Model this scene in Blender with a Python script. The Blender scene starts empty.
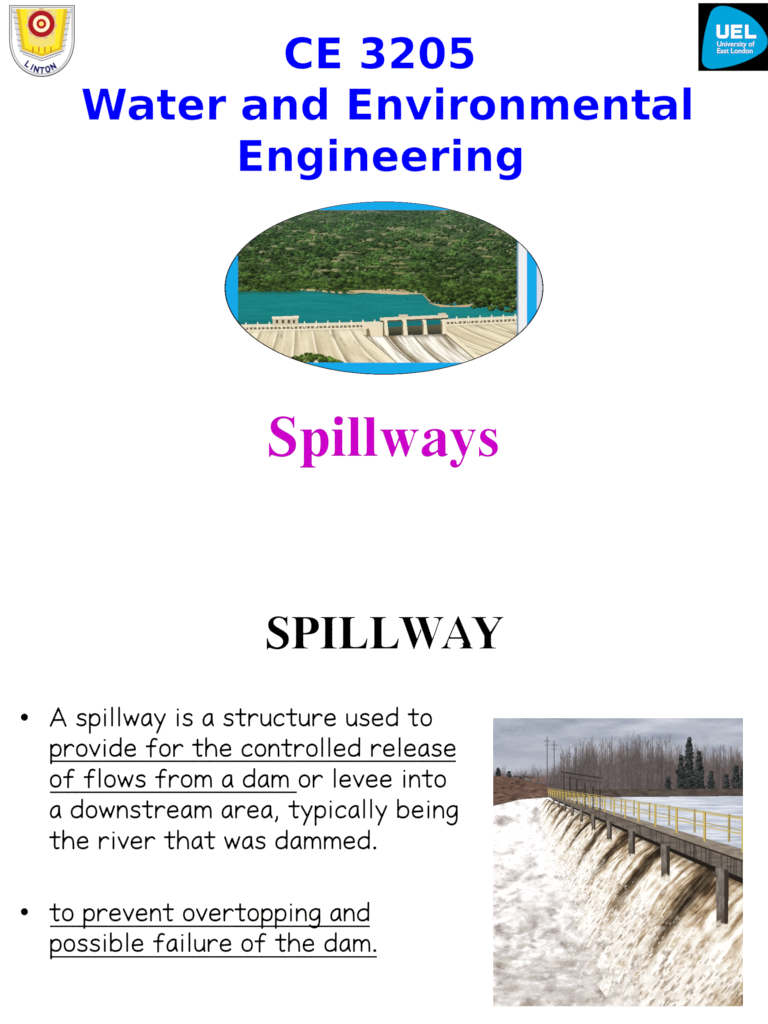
import bpy, math, re
import numpy as np
rng=np.random.default_rng(7)
ILL=1.20           # light level on the sheet: base colour = wanted colour / ILL
def lin(c):
    c=np.asarray(c,float)/255.0
    return np.where(c<=0.04045,c/12.92,((c+0.055)/1.055)**2.4)
def WX(x): return (x-384.0)/100.0
def WZ(y): return (512.0-y)/100.0
LAY=0.004
scene=bpy.context.scene; col=scene.collection
# ------------------------------------------------------------------ materials
def flat_mat(name,rgb,rough=0.9):
    m=bpy.data.materials.new(name); m.use_nodes=True; nt=m.node_tree; b=nt.nodes['Principled BSDF']
    c=lin(rgb)/ILL; b.inputs['Base Color'].default_value=(*c,1)
    b.inputs['Roughness'].default_value=rough; b.inputs['Specular IOR Level'].default_value=0.0
    return m
def paper_mat(name):
    m=bpy.data.materials.new(name); m.use_nodes=True; nt=m.node_tree; b=nt.nodes['Principled BSDF']
    n=nt.nodes.new('ShaderNodeTexNoise'); n.inputs['Scale'].default_value=40
    r=nt.nodes.new('ShaderNodeValToRGB'); r.color_ramp.elements[0].color=(0.885,0.885,0.885,1); r.color_ramp.elements[1].color=(0.90,0.90,0.90,1)
    nt.links.new(n.outputs['Fac'],r.inputs['Fac']); nt.links.new(r.outputs['Color'],b.inputs['Base Color'])
    b.inputs['Roughness'].default_value=0.9; b.inputs['Specular IOR Level'].default_value=0.0
    return m
def print_mat(name):
    m=bpy.data.materials.new(name); m.use_nodes=True; nt=m.node_tree; b=nt.nodes['Principled BSDF']
    a=nt.nodes.new('ShaderNodeAttribute'); a.attribute_name='ink'
    nt.links.new(a.outputs['Color'],b.inputs['Base Color'])
    b.inputs['Roughness'].default_value=0.9; b.inputs['Specular IOR Level'].default_value=0.0
    return m
M_ink=print_mat('printed_ink')
# ------------------------------------------------------------------ mesh from quads
def quads_obj(name,q,layer,mat,colors=None,parent=None):
    q=np.asarray(q,float)  # xa,xb,ya,yb in page units
    n=len(q)
    v=np.zeros((n,4,3))
    y=-layer*LAY
    v[:,0,0]=v[:,3,0]=WX(q[:,0]); v[:,1,0]=v[:,2,0]=WX(q[:,1])
    v[:,0,2]=v[:,1,2]=WZ(np.maximum(q[:,2],q[:,3])); v[:,2,2]=v[:,3,2]=WZ(np.minimum(q[:,2],q[:,3]))
    v[:,:,1]=y
    me=bpy.data.meshes.new(name); me.vertices.add(4*n); me.vertices.foreach_set('co',v.ravel())
    me.loops.add(4*n); me.loops.foreach_set('vertex_index',np.arange(4*n,dtype=np.int32))
    me.polygons.add(n); me.polygons.foreach_set('loop_start',np.arange(n,dtype=np.int32)*4)
    me.polygons.foreach_set('loop_total',np.full(n,4,dtype=np.int32))
    if colors is not None:
        a=me.color_attributes.new('ink','FLOAT_COLOR','POINT')
        c=np.ones((n,4,4)); c[:,:,:3]=(np.clip(lin(colors),0,1)/ILL)[:,None,:]
        a.data.foreach_set('color',c.ravel())
    me.update(calc_edges=True); me.materials.append(mat)
    o=bpy.data.objects.new(name,me); col.objects.link(o)
    if parent: o.parent=parent
    return o
def empty(name):
    o=bpy.data.objects.new(name,None); col.objects.link(o); return o
# ------------------------------------------------------------------ outline paths
def parse(path):
    cs=[];cur=None
    tk=re.findall(r'[MLHVQZ]|-?\d+\.?\d*',path); i=0;cmd=None
    x=y=0
    while i<len(tk):
        if tk[i].isalpha(): cmd=tk[i]; i+=1
        if cmd=='Z': continue
        if cmd=='M': x,y=float(tk[i]),float(tk[i+1]); i+=2; cur=[(x,y)]; cs.append(cur); cmd='L'
        elif cmd=='L': x,y=float(tk[i]),float(tk[i+1]); i+=2; cur.append((x,y))
        elif cmd=='H': x=float(tk[i]); i+=1; cur.append((x,y))
        elif cmd=='V': y=float(tk[i]); i+=1; cur.append((x,y))
        elif cmd=='Q':
            a,b,c,d=[float(t) for t in tk[i:i+4]]; i+=4
            for k in range(1,9):
                t=k/8; cur.append(((1-t)**2*x+2*t*(1-t)*a+t*t*c,(1-t)**2*y+2*t*(1-t)*b+t*t*d))
            x,y=c,d
    return cs
def intervals(cs,yc):
    xs=[]
    for c in cs:
        n=len(c)
        for i in range(n):
            x0,y0=c[i]; x1,y1=c[(i+1)%n]
            if (y0<=yc)!=(y1<=yc): xs.append(x0+(yc-y0)*(x1-x0)/(y1-y0))
    xs.sort(); return [(xs[i],xs[i+1]) for i in range(0,len(xs)-1,2)]
def scan(pieces,step):
    ys=[p[1] for cs in pieces for c in cs for p in c]
    y0,y1=min(ys),max(ys); n=max(1,int(math.ceil((y1-y0)/step))); h=(y1-y0)/n
    bb=[(min(p[1] for c in cs for p in c),max(p[1] for c in cs for p in c)) for cs in pieces]
    out=[]
    for k in range(n):
        yc=y0+(k+.5)*h; iv=[]
        for cs,(a,b) in zip(pieces,bb):
            if a<=yc<=b: iv+=intervals(cs,yc)
        iv.sort(); m=[]
        for a,b in iv:
            if m and a<=m[-1][1]: m[-1][1]=max(m[-1][1],b)
            else: m.append([a,b])
        out+=[(a,b,y0+k*h,y0+(k+1)*h) for a,b in m]
    return np.array(out).reshape(-1,4)
def stroke_pieces(path,w):
    ps=[]
    for c in parse(path):
        for i,(x,y) in enumerate(c):
            ps.append([[(x+w/2*math.cos(a*math.pi/7),y+w/2*math.sin(a*math.pi/7)) for a in range(14)]])
            if i+1<len(c):
                X,Y=c[i+1]; L=math.hypot(X-x,Y-y)
                if L<1e-6: continue
                nx,ny=-(Y-y)/L*w/2,(X-x)/L*w/2
                ps.append([[(x+nx,y+ny),(X+nx,Y+ny),(X-nx,Y-ny),(x-nx,y-ny)]])
    return ps
SANS={'C':(1503,"M1372 82 Q1266 27 1151 -1 Q1036 -29 911 -29 Q538 -29 320 179.5 Q102 388 102 745 Q102 1103 320 1311.5 Q538 1520 911 1520 Q1036 1520 1151 1492 Q1266 1464 1372 1409 V1100 Q1265 1173 1161 1207 Q1057 1241 942 1241 Q736 1241 618 1109 Q500 977 500 745 Q500 514 618 382 Q736 250 942 250 Q1057 250 1161 284 Q1265 318 1372 391 Z"),
'E':(1399,"M188 1493 H1227 V1202 H573 V924 H1188 V633 H573 V291 H1249 V0 H188 Z"),
'3':(1425,"M954 805 Q1109 765 1189.5 665.5 Q1270 566 1270 414 Q1270 196 1097 83.5 Q930 -29 596 -29 Q483 -29 369.5 -11 Q256 7 145 44 V336 Q251 283 355.5 256 Q460 229 561 229 Q711 229 791 281 Q871 333 871 430 Q871 530 789 581.5 Q707 633 547 633 H396 V876 H555 Q697 876 766.5 920.5 Q836 965 836 1056 Q836 1140 768 1186 Q701 1232 578 1232 Q487 1232 394 1211.5 Q301 1191 209 1151 V1442 Q321 1480 431 1500 Q541 1520 647 1520 Q933 1520 1073.5 1425.5 Q1215 1333 1215 1149 Q1215 1022 1149 942 Q1082 862 954 805 Z"),
'2':(1425,"M590 283 H1247 V0 H162 V283 L707 764 Q780 830 815 893 Q850 956 850 1024 Q850 1129 779.5 1193 Q709 1257 592 1257 Q502 1257 395 1218.5 Q288 1180 166 1104 V1432 Q296 1475 423 1497.5 Q550 1520 672 1520 Q940 1520 1088.5 1402 Q1237 1284 1237 1073 Q1237 951 1174 845.5 Q1111 740 909 563 Z"),
'0':(1425,"M942 748 Q942 1028 889.5 1142.5 Q837 1257 713 1257 Q589 1257 536 1142.5 Q483 1028 483 748 Q483 465 536 349 Q589 233 713 233 Q836 233 889 349 Q942 465 942 748 Z M1327 745 Q1327 374 1167 172.5 Q1007 -29 713 -29 Q418 -29 258 172.5 Q98 374 98 745 Q98 1117 258 1318.5 Q418 1520 713 1520 Q1007 1520 1167 1318.5 Q1327 1117 1327 745 Z"),
'5':(1425,"M217 1493 H1174 V1210 H523 V979 Q567 991 611.5 997.5 Q656 1004 704 1004 Q977 1004 1129 867.5 Q1281 731 1281 487 Q1281 245 1115.5 108 Q950 -29 657 -29 Q530 -29 405.5 -4.5 Q281 20 158 70 V373 Q280 303 389.5 268 Q499 233 596 233 Q736 233 816.5 301.5 Q897 370 897 487 Q897 605 816.5 673 Q736 741 596 741 Q513 741 419 719.5 Q325 698 217 653 Z"),
'W':(2259,"M61 1493 H430 L688 408 L944 1493 H1315 L1571 408 L1829 1493 H2195 L1843 0 H1399 L1128 1135 L860 0 H416 Z"),
'a':(1382,"M674 504 Q554 504 493.5 463.5 Q433 422 433 343 Q433 270 481.5 228.5 Q531 187 618 187 Q727 187 801 265 Q875 343 875 461 V504 Z M1235 639 V0 H875 V166 Q797 63 700 17 Q603 -29 463 -29 Q275 -29 158 81 Q41 190 41 365 Q41 550 187.5 640 Q334 727 647 727 H875 V757 Q875 832 802.5 870 Q730 909 577 909 Q453 909 346 884 Q239 859 147 810 V1077 Q271 1112 396 1129.5 Q521 1147 647 1147 Q955 1147 1095 1026.5 Q1235 905 1235 639 Z"),
't':(979,"M563 1438 V1120 H932 V864 H563 V389 Q563 311 594 283.5 Q625 256 717 256 H901 V0 H594 Q382 0 293.5 88.5 Q205 177 205 389 V864 H27 V1120 H205 V1438 Z"),
'e':(1389,"M1290 563 V461 H453 Q466 335 544 272 Q622 209 762 209 Q875 209 993.5 242.5 Q1112 276 1237 344 V68 Q1110 20 983 -4.5 Q856 -29 729 -29 Q425 -29 256.5 125.5 Q88 280 88 559 Q88 833 253.5 990 Q419 1147 709 1147 Q973 1147 1131.5 988 Q1290 829 1290 563 Z M922 682 Q922 784 862.5 846.5 Q803 909 707 909 Q603 909 538 850.5 Q473 792 457 682 Z"),
'r':(1010,"M1004 815 Q957 837 910.5 847.5 Q864 858 817 858 Q679 858 604.5 769.5 Q530 681 530 516 V0 H172 V1120 H530 V936 Q599 1046 688.5 1096.5 Q778 1147 903 1147 Q921 1147 942 1145.5 Q963 1144 1003 1139 Z"),
'n':(1458,"M1298 682 V0 H938 V522 Q938 667 931.5 722 Q925 777 909 803 Q888 838 852 857.5 Q816 877 770 877 Q658 877 594 790.5 Q530 704 530 551 V0 H172 V1120 H530 V956 Q611 1054 702 1100.5 Q793 1147 903 1147 Q1097 1147 1197.5 1028 Q1298 909 1298 682 Z"),
'd':(1466,"M934 956 V1556 H1294 V0 H934 V162 Q860 63 771 17 Q682 -29 565 -29 Q358 -29 225 135.5 Q92 300 92 559 Q92 818 225 982.5 Q358 1147 565 1147 Q681 1147 770.5 1100.5 Q860 1054 934 956 Z M698 231 Q813 231 873.5 315 Q934 399 934 559 Q934 719 873.5 803 Q813 887 698 887 Q584 887 523.5 803 Q463 719 463 559 Q463 399 523.5 315 Q584 231 698 231 Z"),
'v':(1335,"M31 1120 H389 L668 346 L946 1120 H1305 L864 0 H471 Z"),
'i':(702,"M172 1120 H530 V0 H172 Z M172 1556 H530 V1264 H172 Z"),
'o':(1407,"M705 891 Q586 891 523.5 805.5 Q461 720 461 559 Q461 398 523.5 312.5 Q586 227 705 227 Q822 227 884 312.5 Q946 398 946 559 Q946 720 884 805.5 Q822 891 705 891 Z M705 1147 Q994 1147 1156.5 991 Q1319 835 1319 559 Q1319 283 1156.5 127 Q994 -29 705 -29 Q415 -29 251.5 127 Q88 283 88 559 Q88 835 251.5 991 Q415 1147 705 1147 Z"),
'm':(2134,"M1210 934 Q1278 1038 1371.5 1092.5 Q1465 1147 1577 1147 Q1770 1147 1871 1028 Q1972 909 1972 682 V0 H1612 V584 Q1614 625 1614 651 Q1614 770 1579 823.5 Q1544 877 1466 877 Q1364 877 1308.5 793 Q1253 709 1251 550 V0 H891 V584 Q891 770 859 823.5 Q827 877 745 877 Q642 877 586 792.5 Q530 708 530 551 V0 H170 V1120 H530 V956 Q596 1051 681.5 1099 Q767 1147 870 1147 Q986 1147 1075 1091 Q1164 1035 1210 934 Z"),
'l':(702,"M172 1556 H530 V0 H172 Z"),
'g':(1466,"M934 190 Q860 92 771 46 Q682 0 565 0 Q360 0 226 161.5 Q92 323 92 573 Q92 824 226 984.5 Q360 1145 565 1145 Q682 1145 771 1099 Q860 1053 934 954 V1120 H1294 V113 Q1294 -157 1123.5 -299.5 Q953 -442 629 -442 Q524 -442 426 -426 Q328 -410 229 -377 V-98 Q323 -152 413 -178.5 Q503 -205 594 -205 Q770 -205 852 -128 Q934 -51 934 113 Z M698 887 Q587 887 525 805 Q463 723 463 573 Q463 419 523 339.5 Q583 260 698 260 Q810 260 872 342 Q934 424 934 573 Q934 723 872 805 Q810 887 698 887 Z"),
' ':(713,"")}
SERIF={'S':(556,"M483 692 L463 692 Q456 660 434 660 Q424 660 402 669 Q342 692 288 692 Q186 692 122 636 Q64 584 64 505 Q64 440 104 391 Q138 350 226 303 Q318 253 343 232 Q382 197 382 147 Q382 93 343 60 Q310 32 258 32 Q180 32 123 90 Q80 136 60 222 H35 V-19 H58 Q67 14 92 14 Q103 14 131 4 Q196 -19 260 -19 Q374 -19 446 46 Q514 107 514 199 Q514 266 475 316 Q440 360 343 413 Q246 465 219 490 Q187 519 187 558 Q187 598 218 626 Q249 653 295 653 Q360 653 407 606 Q446 566 459 490 H483 Z"),
'P':(611,"M16 676 H322 Q470 676 535 625 Q600 574 600 485 Q600 390 527 342 Q462 300 340 300 H267 V123 Q267 60 282 42 Q298 22 360 19 V0 H16 V19 Q72 22 87 39 Q102 58 102 120 V556 Q102 616 88 634 Q73 654 16 657 Z M267 640 H300 Q367 640 397 606 Q427 572 427 485 Q427 400 393 367 Q362 336 290 336 H267 Z"),
'I':(389,"M20 676 H370 V657 Q305 654 290 636 Q276 618 276 556 V120 Q276 58 290 40 Q305 22 370 19 V0 H20 V19 Q84 22 99 40 Q113 58 113 120 V556 Q113 618 99 636 Q84 654 20 657 Z"),
'L':(667,"M19 676 H368 V657 Q302 654 287 636 Q272 618 272 556 V107 Q272 62 287 49 Q303 36 360 36 H385 Q480 36 533 78 Q582 118 612 215 H638 L606 0 H19 V19 Q76 22 92 40 Q107 58 107 120 V556 Q107 618 92 636 Q76 654 19 657 Z"),
'W':(1000,"M102 640 L337 -15 H356 L510 385 L492 430 L413 215 L268 640 Z|M435 640 L667 -15 H686 L905 600 L878 600 L742 215 L600 640 Z|M19 676 H340 V657 Q280 655 268 630 L104 630 Q84 655 19 657 Z|M378 676 H678 V657 Q604 655 603 622 L438 622 Q425 655 378 657 Z|M765 676 V657 Q845 655 862 632 Q872 615 876 585 L902 590 Q935 652 981 657 V676 Z"),
'A':(722,"M366 690 H390 L650 80 L600 19 L490 19 L500 120 L318 548 Z|M366 690 L95 70 H130 L345 575 Z|M165 205 H480 V245 H165 Z|M9 0 H225 V19 Q150 22 150 62 Q150 80 165 115 L115 115 Q80 30 9 19 Z|M405 0 H689 V19 Q655 22 640 50 Q630 70 610 110 L460 125 Q478 85 478 55 Q478 22 405 19 Z"),
'Y':(722,"M290 290 V120 Q290 58 275 40 Q258 22 192 19 V0 H540 V19 Q474 22 458 40 Q443 58 443 120 V300 Z|M93 645 L290 270 L443 270 L443 320 L262 645 Z|M415 350 L443 290 L632 620 L597 620 Z|M15 676 H335 V657 Q268 655 262 632 L98 632 Q80 655 15 657 Z|M470 657 Q560 655 578 632 Q582 615 590 600 L630 612 Q665 652 699 657 V676 H470 Z"),
'p':(556,"M19 461 H231 V392 Q290 473 366 473 Q437 473 480 411 Q524 348 524 241 Q524 124 470 53 Q418 -14 341 -14 Q280 -14 231 30 V-110 Q231 -155 243 -170 Q255 -184 295 -186 V-205 H19 V-186 Q60 -184 74 -166 Q86 -152 86 -110 V365 Q86 412 74 427 Q62 441 19 443 Z M231 340 V100 Q265 30 310 30 Q376 30 376 230 Q376 405 309 405 Q265 405 231 340 Z"),
'i':(278,"M16 461 H207 V96 Q207 50 218 36 Q229 21 264 19 V0 H16 V19 Q48 21 58 36 Q68 50 68 96 V365 Q68 411 58 426 Q48 441 16 443 Z|M138 691 Q216 691 216 613 Q216 535 138 535 Q60 535 60 613 Q60 691 138 691 Z"),
'l':(278,"M16 676 H207 V96 Q207 50 218 36 Q229 21 264 19 V0 H16 V19 Q48 21 58 36 Q68 50 68 96 V580 Q68 626 58 641 Q48 656 16 658 Z"),
'w':(722,"M65 440 L225 -14 H255 L378 300 L355 345 L290 160 L205 440 Z|M310 440 L460 -14 H490 L640 400 L610 400 L530 165 L450 440 Z|M23 461 H260 V443 Q218 440 210 415 L70 415 Q62 442 23 443 Z|M285 461 H520 V443 Q468 440 457 412 L318 412 Q310 440 285 443 Z|M545 461 V443 Q605 440 608 398 L640 395 Q665 440 707 443 V461 Z"),
'a':(500,"M488 46 Q478 38 466 38 Q448 38 448 76 V329 Q448 473 264 473 Q180 473 123 438 Q66 403 66 354 Q66 327 84 309 Q102 291 130 291 Q158 291 177 308 Q196 325 196 349 Q196 365 183 385 Q178 393 178 401 Q178 415 198 427 Q218 438 248 438 Q288 438 298 412 Q306 393 306 350 V304 Q170 252 98 197 Q25 150 25 85 Q25 40 54 13 Q82 -14 127 -14 Q207 -14 306 66 Q309 24 328 5 Q347 -14 384 -14 Q440 -14 488 28 Z M306 265 V108 Q258 64 215 64 Q194 64 180 79 Q166 95 166 122 Q166 165 200 200 Q235 235 306 265 Z"),
'y':(500,"M62 425 L242 -12 L310 150 L204 425 Z|M440 410 L262 -50 Q230 -135 200 -168 Q165 -205 112 -205 Q70 -205 45 -182 Q22 -162 22 -128 Q22 -98 40 -80 Q58 -62 86 -62 Q112 -62 128 -78 Q143 -93 143 -118 Q143 -126 142 -134 Q142 -150 158 -150 Q180 -150 205 -95 L245 -10 L295 120 L408 410 Z|M16 461 H256 V443 Q212 441 204 412 L66 412 Q50 441 16 443 Z|M330 461 V443 Q405 440 406 402 L437 402 Q450 440 480 443 V461 Z"),
's':(389,"M330 473 H308 Q303 452 288 452 Q280 452 264 458 Q222 473 190 473 Q126 473 84 434 Q43 394 43 334 Q43 255 150 195 Q215 158 233 141 Q255 121 255 91 Q255 57 233 36 Q212 19 181 19 Q132 19 98 52 Q64 86 45 154 H25 V-11 H43 Q51 8 62 8 Q72 8 92 1 Q138 -14 184 -14 Q261 -14 311 32 Q361 77 361 147 Q361 225 263 283 Q190 326 169 346 Q144 369 144 395 Q144 415 158 428 Q173 440 195 440 Q280 440 312 322 H332 Z")}
COMIC={'a':(513,"M400 480 Q300 520 210 460 Q70 370 75 200 Q80 50 190 45 Q310 50 385 230 L400 470 L405 230 Q410 100 455 45"),
'b':(593,"M95 740 L95 60 M95 300 Q160 480 300 490 Q500 470 500 260 Q490 45 280 40 Q150 40 95 130"),
'c':(514,"M435 400 Q400 490 310 490 Q80 450 75 230 Q85 45 250 42 Q360 45 430 110"),
'd':(588,"M485 740 L480 50 M480 400 Q420 490 300 490 Q80 450 75 240 Q85 45 260 42 Q400 50 480 180"),
'e':(548,"M85 265 L450 290 Q455 480 290 495 Q90 470 75 250 Q80 45 280 42 Q400 45 455 110"),
'f':(507,"M450 690 Q360 740 290 690 Q220 620 220 400 L220 20 M60 420 L400 430"),
'g':(531,"M430 450 Q370 500 290 495 Q80 450 75 250 Q85 70 230 65 Q370 80 440 300 M440 480 L445 50 Q440 -220 260 -235 Q130 -230 80 -150"),
'h':(577,"M90 740 L85 40 M88 260 Q170 490 310 490 Q470 480 480 250 L485 40"),
'i':(281,"M140 480 L140 40 M136 668 L146 668"),
'l':(274,"M137 740 L137 40"),
'm':(776,"M90 490 L90 40 M90 300 Q160 480 250 480 Q380 480 385 300 L385 50 M385 300 Q440 480 560 480 Q680 470 685 280 L690 40"),
'n':(523,"M85 490 L85 40 M85 280 Q170 490 290 490 Q430 480 435 280 L440 40"),
'o':(527,"M265 495 Q75 470 75 260 Q85 45 265 42 Q450 50 452 270 Q445 480 265 495"),
'p':(534,"M85 480 L85 -250 M85 300 Q150 485 280 490 Q460 480 462 270 Q450 50 280 45 Q150 45 88 140"),
'r':(480,"M90 480 L90 40 M92 270 Q160 450 280 480 Q370 500 420 420"),
's':(487,"M400 440 Q360 495 280 495 Q130 490 110 390 Q110 310 240 285 Q400 260 405 160 Q390 45 240 42 Q130 45 75 100"),
't':(471,"M225 680 L225 120 Q240 30 320 42 Q350 45 380 60 M45 480 L420 485"),
'u':(520,"M85 480 L85 240 Q90 45 240 42 Q380 50 430 240 M435 480 L435 200 Q435 100 450 40"),
'v':(487,"M55 480 L245 50 L430 485"),
'w':(683,"M60 480 L200 55 L340 420 L470 55 L620 485"),
'y':(520,"M60 485 L260 120 M455 485 L150 -245"),
'A':(731,"M70 25 L370 715 L655 25 M175 250 L570 262"),
',':(277,"M150 70 Q155 -30 95 -110"),'.':(249,"M115 56 L132 56"),' ':(299,"")}
cache={}
def glyph(font,ch,size_px):
    key=(id(font),ch,round(size_px,2))
    if key in cache: return cache[key]
    adv,p=font[ch]
    if not p: g=np.zeros((0,4))
    else:
        upm=2048 if font is SANS else 1000
        pcs=stroke_pieces(p,120 if ch=='.' else 88) if font is COMIC else [parse(s) for s in p.split('|')]
        g=scan(pcs,upm/size_px/6.0)
    cache[key]=g; return g
def text_quads(font,s,x0,base,size,x1=None,kern={}):
    upm=2048 if font is SANS else 1000
    tot=sum(font[c][0] for c in s)+sum(kern.get(s[i:i+2],0) for i in range(len(s)-1))
    k=size/upm; kx=k if x1 is None else (x1-x0)/tot
    out=[];pen=0
    for i,c in enumerate(s):
        g=glyph(font,c,size)
        if len(g):
            q=np.empty_like(g); q[:,0]=x0+(pen+g[:,0])*kx; q[:,1]=x0+(pen+g[:,1])*kx
            q[:,2]=base-g[:,3]*k; q[:,3]=base-g[:,2]*k; out.append(q)
        pen+=font[c][0]+kern.get(s[i:i+2],0)
    return np.vstack(out)
# ------------------------------------------------------------------ painter
def hashn(ix,iy,seed):
    n=(ix.astype(np.int64)*374761393+iy.astype(np.int64)*668265263+seed*1442695041)&0xffffffff
    n=((n^(n>>13))*1274126177)&0xffffffff; n=n^(n>>16)
    return (n&0xffff)/65535.0
def vn(x,y,seed):
    ix=np.floor(x);iy=np.floor(y);fx=x-ix;fy=y-iy;fx=fx*fx*(3-2*fx);fy=fy*fy*(3-2*fy)
    a=hashn(ix,iy,seed);b=hashn(ix+1,iy,seed);c=hashn(ix,iy+1,seed);d=hashn(ix+1,iy+1,seed)
    return (a*(1-fx)+b*fx)*(1-fy)+(c*(1-fx)+d*fx)*fy
def fbm(x,y,seed,o=4):
    s=0;a=1;t=0
    for i in range(o): s=s+a*vn(x*2**i,y*2**i,seed+i*17);t+=a;a*=.55
    return s/t
def mixc(a,b,f): f=np.clip(f,0,1)[...,None]; return np.asarray(a,float)*(1-f)+np.asarray(b,float)*f
class Canvas:
    def __init__(s,x0,y0,x1,y1,K):
        s.x0,s.y0,s.K=x0,y0,K; s.w=int(round((x1-x0)*K)); s.h=int(round((y1-y0)*K))
        s.X,s.Y=np.meshgrid(x0+(np.arange(s.w)+.5)/K,y0+(np.arange(s.h)+.5)/K)
        s.img=np.full((s.h,s.w,3),255.0); s.lab=np.zeros((s.h,s.w),int); s.names=['']
    def L(s,n):
        if n not in s.names: s.names.append(n)
        return s.names.index(n)
    def fill(s,m,c,n=None,op=1.0):
        c=np.asarray(c,float); cc=c[m] if c.ndim==3 else c
        s.img[m]=s.img[m]*(1-op)+cc*op
        if n: s.lab[m]=s.L(n)
    def win(s,xa,ya,xb,yb):
        i0=max(0,int((ya-s.y0)*s.K)-1);i1=min(s.h,int((yb-s.y0)*s.K)+2);j0=max(0,int((xa-s.x0)*s.K)-1);j1=min(s.w,int((xb-s.x0)*s.K)+2)
        return slice(i0,max(i0,i1)),slice(j0,max(j0,j1))
    def poly(s,pts):
        m=np.zeros((s.h,s.w),bool)
        xs=[p[0] for p in pts];ys=[p[1] for p in pts]; w=s.win(min(xs),min(ys),max(xs),max(ys))
        X=s.X[w];Y=s.Y[w];r=np.zeros(X.shape,bool);n=len(pts)
        for i in range(n):
            xa,ya=pts[i];xb,yb=pts[(i+1)%n]
            if ya==yb: continue
            r^=((ya<=Y)!=(yb<=Y))&(X<xa+(Y-ya)*(xb-xa)/(yb-ya))
        m[w]=r; return m
    def seg(s,xa,ya,xb,yb,wd,c,n=None,op=1.0):
        w=s.win(min(xa,xb)-wd,min(ya,yb)-wd,max(xa,xb)+wd,max(ya,yb)+wd)
        X=s.X[w];Y=s.Y[w]
        if X.size==0: return
        dx,dy=xb-xa,yb-ya;L=dx*dx+dy*dy+1e-9;t=np.clip(((X-xa)*dx+(Y-ya)*dy)/L,0,1)
        d=np.hypot(X-xa-t*dx,Y-ya-t*dy); a=np.clip((wd/2-d)*s.K+.5,0,1)*op
        s.img[w]=s.img[w]*(1-a[...,None])+np.asarray(c,float)*a[...,None]
        if n: l=s.lab[w]; l[a>.5]=s.L(n)
    def crown(s,cx,cy,rx,ry,c,n=None,ang=-1):
        w=s.win(cx-rx-1,cy-ry-1,cx+rx+1,cy+ry+1); X=s.X[w];Y=s.Y[w]
        if X.size==0: return
        u=(X-cx)/rx;v=(Y-cy)/ry; nz=vn(X*1.6,Y*1.6,int(cx*7+cy)%997)
        d=np.sqrt(u*u+v*v)+ (nz-.5)*.7
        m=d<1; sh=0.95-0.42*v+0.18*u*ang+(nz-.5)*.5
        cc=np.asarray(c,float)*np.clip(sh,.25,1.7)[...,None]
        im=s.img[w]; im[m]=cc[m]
        if n: s.lab[w][m]=s.L(n)
    def puff(s,cx,cy,rx,ry,c,op=.6,rot=0.0,n=None):
        R=max(rx,ry)*1.6
        w=s.win(cx-R,cy-R,cx+R,cy+R); X=s.X[w];Y=s.Y[w]
        if X.size==0: return
        cr,sr=math.cos(rot),math.sin(rot); dx,dy=X-cx,Y-cy
        u=(dx*cr+dy*sr)/rx; v=(-dx*sr+dy*cr)/ry
        nz=vn(X*.9,Y*.9,int(cx*3+cy*5)%991)*.6+vn(X*2,Y*2,int(cx+cy)%983)*.4
        a=np.clip(1.25-(u*u+v*v)-(nz-.5)*1.6,0,1)*op
        s.img[w]=s.img[w]*(1-a[...,None])+np.asarray(c,float)*a[...,None]
        if n: l=s.lab[w]; l[a>.4]=s.L(n)
    def build(s,parent,layer):
        q=1/s.K
        for k,nm in enumerate(s.names):
            if k==0: continue
            ii,jj=np.nonzero(s.lab==k)
            if len(ii)==0: continue
            xa=s.x0+jj*q;ya=s.y0+ii*q
            quads_obj(nm,np.stack([xa,xa+q,ya,ya+q],1),layer,M_ink,np.clip(s.img[ii,jj],0,255),parent)
def ease(a,b,x): t=np.clip((x-a)/(b-a),0,1); return t*t*(3-2*t)

# ================================================================== the sheet
M_paper=paper_mat('white_paper')
o=quads_obj('background',[[-2600,3400,-2500,3500]],0,M_paper)
o=quads_obj('document_page',[[-30,798,-30,1054]],1,M_paper)
# ================================================================== title
M_blue=flat_mat('blue_ink',(0,0,255)); M_mag=flat_mat('magenta_ink',(198,0,198)); M_blk=flat_mat('black_ink',(0,0,0))
t=empty('title_heading')
quads_obj('course_code',text_quads(SANS,"CE 3205",283.2,68.4,42.5),2,M_blue,parent=t)
quads_obj('course_name_line',text_quads(SANS,"Water and Environmental",80.8,119.6,42.5),2,M_blue,parent=t)
quads_obj('course_name_line_end',text_quads(SANS,"Engineering",236,171,42.6),2,M_blue,parent=t)
quads_obj('spillways_heading',text_quads(SERIF,"Spillways",266.8,455.8,57.4),2,M_mag)
quads_obj('spillway_section_heading',text_quads(SERIF,"SPILLWAY",265,648.4,46.8,kern={'LW':-55,'WA':-85,'AY':-80}),2,M_blk)
def bullet(name,lines,under,by):
    e=empty(name)
    for i,(s,x1,b) in enumerate(lines):
        quads_obj('text_line',text_quads(COMIC,s,49,b,25.4,x1=x1+1),2,M_blk,parent=e)
    for (xa,xb,y) in under: quads_obj('underline',[[xa,xb,y-.85,y+.85]],2.5,M_blk,parent=e)
    g=scan([[[(24.5+3.7*math.cos(a*math.pi/16),by+3.7*math.sin(a*math.pi/16)) for a in range(32)]]],.15)
    quads_obj('bullet_dot',g,2,M_blk,parent=e)
bullet('definition_text',[("A spillway is a structure used to",432,726.3),("provide for the controlled release",456,756.8),("of flows from a dam or levee into",446,787.6),("a downstream area, typically being",458,818.3),("the river that was dammed.",377,849.2)],[(50,456,761),(50,297,792)],717)
bullet('purpose_text',[("to prevent overtopping and",370,921.3),("possible failure of the dam.",377,951.8)],[(50,370,926),(50,377,956.5)],911.5)
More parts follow.
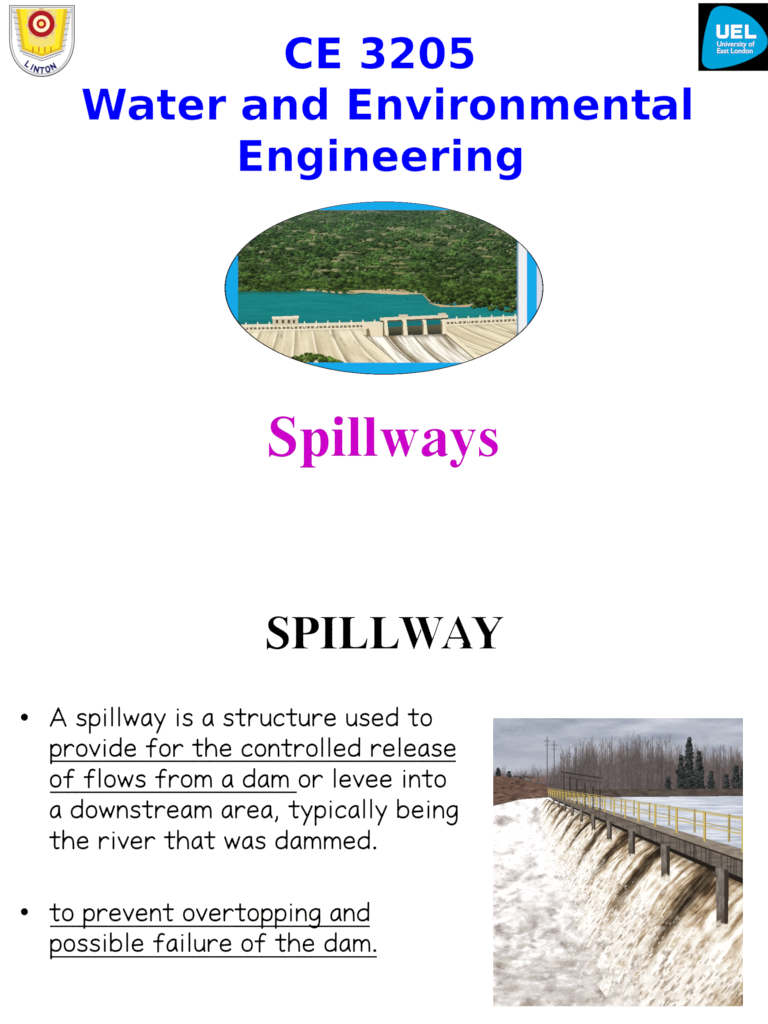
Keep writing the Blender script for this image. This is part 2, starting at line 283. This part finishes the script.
# ================================================================== college crest
C=Canvas(8,2,77,79,4); e=empty('college_crest')
def shield(g):
    pts=[(9+g,5+g),(75-g,5+g),(75-g,36)]
    for k in range(0,33):
        a=k/32*math.pi; pts.append((42+(33-g)*math.cos(a),38+(39-g)*max(0.0,math.sin(a))**0.9))
    pts+=[(9+g,36)]
    return pts
C.fill(C.poly(shield(0)),(110,110,118),'shield_border')
C.fill(C.poly(shield(1.0)),(222,222,226),'shield_border')
C.fill(C.poly(shield(2.6)),(140,140,146),'shield_border')
C.fill(C.poly(shield(3.2)),(250,250,250),'shield_field')
C.fill(C.poly([(16,9),(68,9),(62,50),(42,57),(22,50)]),(222,190,40),'shield_panel')
C.fill(C.poly([(20,9),(64,9),(59,48),(42,54),(25,48)]),(252,228,40),'shield_panel')
C.fill(C.poly([(27,9),(57,9),(55,44),(42,48),(29,44)]),(238,222,120),'shield_panel')
for sx in (-1,1):
    C.fill(C.poly([(42+sx*30,9),(42+sx*26.2,9),(42+sx*20,50),(42+sx*22,54)]),(215,215,220),'shield_field')
    for k in range(7): C.seg(42+sx*(29-k*.8),12+k*5.6,42+sx*(24.8-k*.8),13+k*5.6,.7,(130,130,145),'shield_field')
C.fill(C.poly([(20,50),(42,58),(64,50),(61,54.5),(42,61.5),(23,54.5)]),(120,120,132),'shield_border')
C.fill(C.poly([(20.5,51.5),(42,59),(63.5,51.5),(62.5,53.2),(42,60.6),(21.5,53.2)]),(235,235,238),'shield_border')
for k in range(4): C.seg(33+k*6,47.5,33+k*6,52,1.6,(190,120,40),'shield_panel',.8)
r=np.hypot(C.X-41.5,C.Y-24)
ang=np.arctan2(C.Y-24,C.X-41.5); C.fill(r<15.0+0.8*np.sign(np.sin(ang*11)),(226,190,150),'target_emblem')
C.fill(r<13.3,(172,25,32),'target_emblem');C.fill(r<8.3,(255,240,205),'target_emblem');C.fill(r<5.0,(190,30,35),'target_emblem');C.fill(r<2.3,(250,225,120),'target_emblem')
LET={'L':[(-1,-1,-1,1),(-1,1,.8,1)],'I':[(0,-1,0,1)],'N':[(-1,1,-1,-1),(-1,-1,1,1),(1,1,1,-1)],'T':[(-1,-1,1,-1),(0,-1,0,1)],'O':[(-.5,-1,.5,-1),(.5,-1,1,-.4),(1,-.4,1,.4),(1,.4,.5,1),(.5,1,-.5,1),(-.5,1,-1,.4),(-1,.4,-1,-.4),(-1,-.4,-.5,-1)]}
for ch,cx,cy,a in [('L',28.2,64.4,36),('I',32.2,67.3,26),('N',36.6,69.4,14),('T',42.2,70.4,2),('O',47.9,69.4,-12),('N',53.3,66.6,-30)]:
    a=math.radians(a)
    for (x0,y0,x1,y1) in LET[ch]:
        f=lambda x,y:(cx+x*1.8*math.cos(a)-y*2.6*math.sin(a),cy+x*1.8*math.sin(a)+y*2.6*math.cos(a))
        C.seg(*f(x0,y0),*f(x1,y1),1.6,(15,20,110),'crest_lettering')
C.build(e,2)
# ================================================================== university logo
C=Canvas(698,3,768.5,71,4); e=empty('university_logo')
C.fill(np.ones_like(C.X,bool),(0,0,0),'black_square')
badge=C.poly(parse("M711 12 Q716 4 729 7 Q758 15 767 38 Q769 47 761 53 Q740 67 712 69 Q701 68 702 58 Q703 32 711 12 Z")[0])
C.fill(badge,(0,160,215),'blue_badge')
C.fill((np.abs(C.X-722.5)<6.0)&(C.Y>25)&(C.Y<38.5),(255,255,255),'badge_lettering')
C.fill((np.abs(C.X-722.5)<2.7)&(C.Y>24)&(C.Y<35.2),(0,160,215),'blue_badge')
rr=np.hypot(np.abs(C.X-722.5)-2.0,C.Y-34.5); C.fill((C.Y>34.5)&(np.abs(C.X-722.5)>2.0)&(np.abs(C.X-722.5)<6.6)&(rr>4)&(C.Y<39.5),(0,160,215),'blue_badge')
C.fill(C.poly([(731,25),(742,25),(742,28.1),(734.3,28.1),(734.3,30.2),(741,30.2),(741,33.1),(734.3,33.1),(734.3,35.4),(742,35.4),(742,38.5),(731,38.5)]),(255,255,255),'badge_lettering')
C.fill(C.poly([(745,25),(748.3,25),(748.3,35.3),(756,35.3),(756,38.5),(745,38.5)]),(255,255,255),'badge_lettering')
C.build(e,2)
M_wh=flat_mat('white_ink',(255,255,255))
for s,y in (("University of",46.6),("East London",53.4)):
    c=bpy.data.curves.new('small_lettering','FONT'); c.body=s; c.size=.072; c.materials.append(M_wh)
    ob=bpy.data.objects.new('small_lettering',c); ob.location=(WX(716.6),-3*LAY,WZ(y)); ob.rotation_euler=(math.pi/2,0,0); col.objects.link(ob); ob.parent=e
# ================================================================== oval reservoir picture
C=Canvas(222,199,546,377,2.5); X,Y=C.X,C.Y
el=((X-384)/159.6)**2+((Y-288)/86.6)**2
C.fill(el<1,(20,165,230),'blue_mount')
ph=(X>238)&(X<517)&(Y>210)&(Y<362.5)
# hills
h=fbm(X/30,Y/7,3); f=fbm(X/4,Y/2.0,8)
c=mixc((50,72,44),(120,130,88),h*1.6-.5+(f-.5)*1.1); c=mixc(c,(164,158,120),ease(.58,.74,fbm(X/12,Y/3,31))*.85)
haze=1-ease(210,245,Y); c=mixc(c,(72,96,84),haze*.45)
C.fill(ph,c,'hillside')
for y in np.sort(rng.uniform(211,297,7200)):
    x=rng.uniform(236,519); p=(y-210)/85
    r=.8+1.7*p; g=vn(np.array(x/14),np.array(y/5),5); g2=.6*float(vn(np.array(x/22),np.array(y/4.5),55))+.4*float(vn(np.array(x/6),np.array(y/2),56))
    if g2>.58 and rng.random()<.85 and y<280: continue
    b=rng.uniform(.5,1.15)*(0.65+.6*float(g))
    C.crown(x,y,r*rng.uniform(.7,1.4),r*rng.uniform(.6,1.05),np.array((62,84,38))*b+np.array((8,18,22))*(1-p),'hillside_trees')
for k in range(40):
    x=rng.uniform(250,515);y=rng.uniform(228,282)
    if x<340 and rng.random()<.7: continue
    C.puff(x,y,rng.uniform(2,9),rng.uniform(.5,1.2),(170,154,112),.65,rng.uniform(-.08,.08))
# lake
shore=292+1.5*np.sin(X/13)-0.5*ease(250,300,X)+ease(420,432,X)*9+ease(432,470,X)*4
shore=np.where(X<300,290.5+fbm(X/5,Y*0,12)*2,shore)
lk=ph&(Y>shore)&(Y<330)
w=fbm(X/18,Y/1.4,41); c=mixc((18,116,120),(34,138,136),w); c=mixc(c,(14,96,102),ease(314,328,Y)*.5)
c=mixc(c,(36,78,58),(1-ease(0,4,Y-shore))*.6*(X<440))
C.fill(lk,c,'reservoir_lake')
C.fill(ph&(np.abs(Y-shore)<.9)&(X>300)&(fbm(X/4,Y/2,77)>.45),(184,166,126),'lake_shore')
for k in range(190):
    x=rng.uniform(432,517); y=rng.uniform(292,302+ (x-430)/87*11)
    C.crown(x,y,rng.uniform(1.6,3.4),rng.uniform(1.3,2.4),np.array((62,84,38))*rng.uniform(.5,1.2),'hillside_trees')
C.fill(C.poly([(428,303),(452,306),(474,304),(468,307),(440,306.8)]),(190,170,130),'lake_shore')
C.fill(C.poly([(346,291),(362,290.0),(392,291),(426,294),(400,294.6),(368,293)]),(196,178,138),'lake_shore')
# dam face
def cyf(x): return 326.0-(x-243)/274*8.6+1.2*np.sin((x-243)/274*math.pi)
cy=cyf(X)
dm=ph&(Y>cy)
k=(Y-cy)/40; U=X-k*((X-300)*.40)
stre=fbm(U/2.2,Y/30,61); big=fbm(U/16,Y/16,62)
rib=((U-246)/17.0+.15*(vn(U/17,U*0,9)))%1.0
c=mixc((204,190,156),(244,236,210),stre*1.0+(big-.5)*1.0)
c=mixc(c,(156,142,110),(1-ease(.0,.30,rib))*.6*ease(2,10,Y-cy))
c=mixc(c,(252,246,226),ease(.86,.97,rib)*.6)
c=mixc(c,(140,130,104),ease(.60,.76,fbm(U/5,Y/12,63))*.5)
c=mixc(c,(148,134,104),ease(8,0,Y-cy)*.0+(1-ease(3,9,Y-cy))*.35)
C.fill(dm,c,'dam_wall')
# parapet
for x in np.arange(240,517,.4):
    y=cyf(x); C.seg(x,y-1.2,x,y+1.0,.6,(230,222,198),'dam_parapet')
    C.seg(x,y+2.0,x,y+3.6,.6,(104,92,70) if (x%4.1)<2.4 else (216,204,174),'dam_parapet')
    C.seg(x,y+4.2,x,y+4.9,.6,(236,228,204),'dam_parapet')
for x in np.arange(246,517,11.7): C.seg(x,cyf(x)-3.0,x,cyf(x)+2.4,1.2,(238,230,208),'dam_parapet')
# gate house and gates
C.fill(C.poly([(273,318.5),(298,317.5),(298,325),(273,325.5)]),(206,196,166),'gate_house')
C.fill(C.poly([(272,316.8),(299,315.8),(299,318.2),(272,319)]),(232,224,202),'gate_house')
for x in (277,283,289,294): C.fill((np.abs(X-x)<1.2)&(np.abs(Y-321.6)<1.7),(90,84,70),'gate_house')
C.fill(C.poly([(362,325),(384,322),(384,337),(366,338)]),(228,216,186),'spillway_pier')
C.fill(C.poly([(366,329),(369,328.6),(371,337),(367,338)]),(130,118,90),'spillway_pier')
C.fill(C.poly([(383,321),(443,317.5),(443,335),(383,337)]),(24,112,116),'reservoir_lake')
gt=C.poly([(383,327.5),(443,324.5),(443,335),(383,338)]); C.fill(gt,mixc((92,88,68),(48,52,42),ease(326,337,Y)),'spillway_gate')
C.fill(C.poly([(380,317.8),(448,314.8),(448,317.9),(380,321)]),(222,212,186),'gate_bridge')
C.fill(C.poly([(380,320.8),(448,317.7),(448,319.2),(380,322.4)]),(84,76,58),'gate_bridge')
for x,w_ in ((385,2.0),(404,2.2),(424,2.0),(443,2.2)):
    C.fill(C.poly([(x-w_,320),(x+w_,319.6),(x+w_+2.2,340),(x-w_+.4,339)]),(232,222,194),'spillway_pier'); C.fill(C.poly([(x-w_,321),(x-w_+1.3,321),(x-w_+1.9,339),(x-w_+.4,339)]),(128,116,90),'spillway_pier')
C.fill(C.poly([(399,314.8),(408,314.4),(408,317.6),(399,318)]),(210,198,170),'gate_house')
C.fill(C.poly([(438,313.3),(446,313),(446,316.2),(438,316.6)]),(210,198,170),'gate_house')
# chute
ch=C.poly([(364,337),(385,336),(446,334),(455,340),(478,362.5),(394,362.5),(378,350)])
d=(Y-334)/29
a=(X-366-d*30+4*np.sin(d*2.6))/(80+d*4)
wv=fbm(a*30,Y/13+a*3,91,5); lobes=np.clip(np.abs(np.sin(a*math.pi*3+.4)),0,1)**.8
c=mixc((140,126,98),(250,247,238),wv*1.6-.55+lobes*.55+.15*d); c=mixc(c,(84,76,58),(1-ease(0,.16,d))*.55)
C.fill(ch&ph,c,'spillway_water')
for aa in (-.01,.23,.27,.58):
    pts=[(366+dd*30+aa*(80+dd*4)-4*math.sin(dd*2.6),334+29*dd) for dd in np.linspace(.05,.98,9)]
    for p,q in zip(pts[:-1],pts[1:]): C.seg(*p,*q,1.3,(104,92,68),'spillway_water',.7)
for p in ([(358,335),(365,335),(397,362.5),(387,362.5),(368,346)],[(445,333),(450,333),(486,362.5),(478,362.5)]):
    C.fill(C.poly(p)&ph,(236,226,198),'spillway_pier')
C.seg(364,335,396,362,1,(120,106,80),'spillway_pier',.8); C.seg(445,334,478,362,1.2,(120,106,80),'spillway_pier',.8)
for k in range(170):
    x=rng.uniform(278,342); y=363-rng.uniform(0,9)*math.sin((x-278)/64*math.pi)
    C.crown(x,y,rng.uniform(1.4,2.8),rng.uniform(1.1,2.0),np.array((82,106,44))*rng.uniform(.5,1.3),'dam_shrubs')
# trim everything outside the photo rectangle / ellipse
out=~ph
base=np.zeros_like(C.img)+np.array((20,165,230.)); base[(X>517)&(X<527)]=(232,234,238); base[(X>517)&(X<518.5)]=(140,150,160); base[X>=537]=(214,216,228)
C.img[~out]+=rng.normal(0,5,(int((~out).sum()),1))
C.img[out]=base[out]; C.lab[out]=C.L('blue_mount'); C.lab[out&(((X>517)&(X<527))|(X>=537))]=C.L('white_mount')
C.lab[el>=1]=0
rim=(el<1.0)&(el>0.983); C.img[rim]=(10,15,30); C.lab[rim]=C.L('oval_outline')
C.build(empty('reservoir_dam_picture'),2)
# ================================================================== spillway photograph
C=Canvas(493,718,743,1006,2.5); X,Y=C.X,C.Y; ALL=np.ones_like(X,bool)
n=fbm(X/60,Y/14,101,4); n2=fbm(X/18,Y/6,111)
c=mixc((142,150,168),(200,205,216),n*1.7-.42+(n2-.5)*.2); c=mixc(c,(200,203,214),ease(730,768,Y)*.6)
C.fill(ALL,c,'sky')
def top(x): return 770-22*ease(530,592,x)+4*ease(640,690,x)
den=fbm(X/1.3,Y/3.5,305,3); tw=ease(0,24,Y-top(X)+ (fbm(X/6,Y*0,121)-.5)*18+4)
C.fill(ALL,mixc(C.img,mixc((118,106,106),(76,66,66),den),np.clip(tw*1.2*(.5+.9*den),0,1)),None)
C.lab[tw>.4]=C.L('distant_trees')
for k in range(600):
    x=rng.uniform(493,743); t=float(top(np.array(x)))+rng.uniform(-9,14)+ (10 if x<560 else 0)
    if 572<x<672: t-=rng.uniform(0,7)
    cc=np.array((86,78,78))*rng.uniform(.75,1.25)
    xb=x+rng.uniform(-1.5,1.5); C.seg(x,t,xb,798,rng.uniform(.3,.65),cc,'distant_trees',rng.uniform(.3,.7))
    for j in range(8):
        yy=t+2+rng.random()*max(1,782-t); dx=rng.uniform(1.5,4)*rng.choice([-1,1]); C.seg(x,yy,x+dx,yy-rng.uniform(4,8),.3,cc*1.15,'distant_trees',.4)
def evergreen(x,t,b,w):
    for k in range(int((b-t)*w*1.5)):
        p=rng.random()**.7; y=t+(b-t)*p; ww=w*(.08+.92*p**.85)*(0.85+.2*math.sin(p*15+x))
        xx=x+np.clip(rng.normal(0,.42),-1,1)*ww; q=rng.uniform(.65,1.2)
        C.crown(xx,y,rng.uniform(1.0,2.3),rng.uniform(.8,1.6),np.array((54,58,58))*q,'conifer_trees')
for x,t,w in ((689,738,9),(699,751,8),(681,755,7),(736,765,7),(744,762,7),(726,774,6),(711,771,6),(668,776,4),(509,772,5),(498,768,6),(520,777,4)):
    evergreen(x,t,799,w)
for x,t in ((547,737),(554,741),(569,753)):
    C.seg(x,t,x+.3,790,.8,(84,80,84),'utility_poles'); C.seg(x-3,t+4,x+3,t+4,.5,(84,80,84),'utility_poles'); C.seg(x-2.3,t+8,x+2.3,t+8,.4,(94,90,94),'utility_poles')
# far shore left
C.fill(C.poly([(493,776),(520,778),(552,788),(556,800),(530,806),(493,810)]),mixc((80,60,54),(132,106,92),fbm(X/6,Y/2,141)*1.2-.1),'river_bank')
for k in range(110):
    x=rng.uniform(493,548); y=rng.uniform(776,805); C.puff(x,y,rng.uniform(1.5,5),rng.uniform(.5,1.4),np.array((92,72,64))*rng.uniform(.6,1.6),.7,.1)
C.fill(C.poly([(560,789),(743,789),(743,797.5),(560,798)]),mixc((58,50,48),(112,100,90),fbm(X/5,Y/2,142)),'river_bank')
c=mixc((160,170,190),(228,232,240),fbm(X/34,Y/1.6,151)*1.5-.2); C.fill(C.poly([(560,797.5),(743,796),(743,870),(560,800)]),c,'river')
# ----- stilling basin : soft churning foam, browner towards the viewer
warp=fbm(X/18,Y/14,159)*14
fo=fbm((X+warp)/13,(Y-warp)/8,161,5); ridge=1-np.abs(2*fbm((X-warp)/17,(Y+warp)/9,166,4)-1)
depth=ease(830,1000,Y)
c=mixc((142,130,124),(251,250,252),fo*1.35-.24+(ridge-.6)*1.1+(1-depth)*.45)
c=mixc(c,(150,134,118),ease(.5,.74,fbm(X/24,Y/13,181))*depth*.5)
C.fill(C.poly([(493,806),(520,799.5),(552,797),(743,870),(743,1006),(493,1006)]),c,'foaming_water')
for k in range(1100):
    y=815+191*rng.random()**.8; x=rng.uniform(493,640); s=(y-785)/221
    g=rng.random()**.7 if y<900 else rng.random(); cc=np.array((150,138,128))*(1-g)+np.array((253,253,254))*g
    C.puff(x,y,s*rng.uniform(3,13),s*rng.uniform(1,4.5),cc,rng.uniform(.12,.42),rng.uniform(-.5,.3))
# ----- falling tongues by forward mapping
NT,NV=3000,1300
T=np.linspace(-.01,1.5,NT)[:,None]+np.zeros((1,NV)); V=np.linspace(0,1.15,NV)[None,:]+np.zeros((NT,1))
S=.08+.90*np.clip(T,0,2)**.85
bay=(1/(T+.25)-.876)/.3; fr=bay-np.floor(bay); bi=np.floor(bay)
hb=hashn(bi,bi*0,77)
wob=(fbm(bay*2.5+9,V*1.6,191)-.5)
reach=.88+.25*fbm(bay*1.3,V*0,201)
PX=549+195*T-S*104*reach*(V**.90)+ S*wob*18
PY=800+79*T+S*(128*V**1.25+10*V)+S*wob*8
st=fbm(bay*17,V*2.2+bay*3,211,3)*.40+fbm(bay*48,V*6,221,3)*.35+fbm(bay*12,V*11,226,4)*.5
tong=np.clip(np.sin(np.clip(fr,0,1)*math.pi),0,1)**.9
edge=fbm(bay*9,V*6,231)
val=.06+.54*tong+ (st-.625)*2.0 + .62*V - .10*(1-ease(0.0,.22,V))+(hb-.5)*.12+(edge-.5)*.5
cc=mixc((74,58,44),(176,150,116),val*2.0); cc=mixc(cc,(232,224,210),(val-.40)*2.3); cc=mixc(cc,(253,252,251),(val-.68)*2.6)
gap=ease(.34,.50,np.abs(fr-.5)+(edge-.5)*.18)*(1-ease(.35,.9,V))
cc=cc*(1-.50*gap[...,None])
cc=cc*(1-.35*(1-ease(0,.10,V)))[...,None]
alive=(V<.80+.9*(edge-.45)+.16*tong)
ix=np.floor((PX-493)*C.K).astype(int); iy=np.floor((PY-718)*C.K).astype(int)
ok=alive&(ix>=0)&(iy>=0)&(ix<C.w)&(iy<C.h)
C.img[iy[ok],ix[ok]]=cc[ok]; C.lab[iy[ok],ix[ok]]=C.L('spillway_cascade')
def flow(t,v):
    s=.08+.90*t**.85; return 549+195*t-s*100*v**.9, 800+79*t+s*(128*v**1.25+10*v), s
for k in range(4200):
    t=rng.uniform(.0,1.45); v=rng.normal(.84,.20)
    if v<.30: continue
    x,y,s=flow(t,v); b_=(1/(t+.25)-.876)/.3; f_=b_-math.floor(b_)
    if v<.75 and rng.random()>math.sin(f_*math.pi)**2.2: continue
    g=rng.random()**.7; cc=np.array((206,192,174))*(1-g)+np.array((255,254,253))*g
    C.puff(x+rng.normal(0,3)*s,y+rng.normal(0,4)*s,s*rng.uniform(1.6,6.5),s*rng.uniform(1.0,2.8),cc,rng.uniform(.25,.75),-.9+rng.uniform(-.35,.35))
for k in range(1500):   # flying droplets
    t=rng.uniform(.12,1.45); x,y,s=flow(t,rng.uniform(.45,1.08)); C.seg(x,y,x-s*1.3,y+s*1.5,.4+.3*s,(253,252,250) if rng.random()<.75 else (150,122,92),None,.7)
for k in range(340):   # dark troughs between bursts
    t=rng.uniform(.2,1.45); x,y,s=flow(t,rng.uniform(.55,1.02)); C.puff(x,y,s*rng.uniform(2,6),s*rng.uniform(.7,1.6),(120,96,72),.42,-.9)
# ----- deck, gates and piers
def dk(x): return 793+(x-548)/195*56          # top edge of deck
def db(x): return 797+(x-548)/195*83          # underside
R=(X-548)/195
c=mixc((78,70,64),(140,130,120),fbm(X/9,Y/1.6,241)); C.fill((X>548)&(Y>dk(X)+R*12)&(Y<db(X)),c,'spillway_walkway')
c=mixc((112,102,92),(168,158,144),fbm(X/7,Y/1.2,251)); C.fill((X>548)&(Y>dk(X))&(Y<=dk(X)+1+R*12),c,'spillway_walkway')
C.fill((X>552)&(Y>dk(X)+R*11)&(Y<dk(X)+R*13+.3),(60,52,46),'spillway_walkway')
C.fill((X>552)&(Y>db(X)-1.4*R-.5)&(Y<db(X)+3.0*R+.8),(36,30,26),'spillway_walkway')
for k in range(60):
    t=rng.random(); x=560+183*t; C.seg(x,dk(x)+13*t,x+rng.uniform(-1,1),db(x)-1,rng.uniform(.4,1.4)*(.3+t),(50,44,40),'spillway_walkway',.5)
for kk in range(0,10):
    t=1/(.876+.3*kk)-.25; x=548+195*t; s=.1+.9*t; y0=db(x)-1; 
    hgt=62*s if kk==0 else 50*s
    yb=y0+hgt+ (fbm(X/2,Y*0,300+kk)-.5)*9*s
    m=C.poly([(x-7*s,y0-3*s),(x+7.5*s,y0),(x+7*s,y0+hgt+8*s),(x-6*s,y0+hgt+8*s)])&(Y<yb)
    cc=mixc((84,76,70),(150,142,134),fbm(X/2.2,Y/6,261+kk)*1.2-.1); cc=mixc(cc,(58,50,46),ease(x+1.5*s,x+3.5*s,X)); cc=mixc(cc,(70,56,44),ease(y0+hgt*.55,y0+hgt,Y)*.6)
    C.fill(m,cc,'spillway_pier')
    for j in range(22): 
        C.puff(x+rng.uniform(-9,8)*s,y0+hgt+rng.uniform(-4,4)*s,s*rng.uniform(2,5),s*rng.uniform(1,2.6),np.array((236,226,210))*rng.uniform(.85,1.08),.6,-.8)
# hoist frames far end
for x in (564,570,577,585,593,600):
    y=float(dk(x)); C.seg(x,y-23+ (x-566)*.14,x,y+2,1.2,(54,46,46),'gate_hoists')
C.seg(562,772,602,778,1.3,(58,52,52),'gate_hoists'); C.seg(562,776.5,602,782.5,.7,(66,58,56),'gate_hoists')
# yellow railings (both sides of the walkway)
Yc=(204,180,96)
for off,hs in ((1,0.86),(0,1.0)):
    sc=lambda x:.16+.84*(x-548)/195
    bot=lambda x:dk(x)+(2 if off==0 else -4*sc(x))
    cm=Yc if off==0 else (176,158,104)
    for lv in (1.0,.52):
        pts=[(x,bot(x)-32*lv*hs*sc(x)) for x in np.linspace(548,744,30)]
        for a,b in zip(pts[:-1],pts[1:]): C.seg(*a,*b,.45+.9*(a[0]-548)/195,cm,'walkway_railing',.85)
    xs=[548+195*(1/(.80+.15*k+.05*off)-.25) for k in range(-1,22)]
    for x in xs:
        if x>746: continue
        s=sc(x); y=bot(x); C.seg(x,y,x,y-33*s*hs,(3.0 if off==0 else 1.8)*s+.3,cm,'walkway_railing'); C.seg(x+1.1*s,y,x+1.1*s,y-33*s*hs,.8*s,(128,106,52),'walkway_railing')
C.img+= (rng.normal(0,6,(C.h,C.w,1)))
C.build(empty('spillway_photograph'),2)
# ================================================================== light and camera
w=bpy.data.worlds.new("World"); scene.world=w; w.use_nodes=True; nt=w.node_tree
sk=nt.nodes.new('ShaderNodeTexSky'); sk.sky_type='NISHITA'; sk.sun_disc=False; sk.sun_elevation=math.radians(35); sk.sun_rotation=math.radians(180)
nt.links.new(sk.outputs['Color'],nt.nodes['Background'].inputs['Color']); nt.nodes['Background'].inputs['Strength'].default_value=0.05
sl=bpy.data.lights.new('sun','SUN'); sl.energy=4.2; sl.angle=math.radians(.5); sl.color=(1,.985,.96)
so=bpy.data.objects.new('sun',sl); so.rotation_euler=(math.radians(55),0,0); col.objects.link(so)
cd=bpy.data.cameras.new('camera'); cd.sensor_fit='VERTICAL'; cd.sensor_height=24; cd.lens=50; cd.clip_end=500
co=bpy.data.objects.new('camera',cd); co.location=(0,-10.24*50/24,0); co.rotation_euler=(math.pi/2,0,0); col.objects.link(co); scene.camera=co
scene.view_settings.view_transform='Standard'; scene.view_settings.look='None'; scene.view_settings.exposure=0
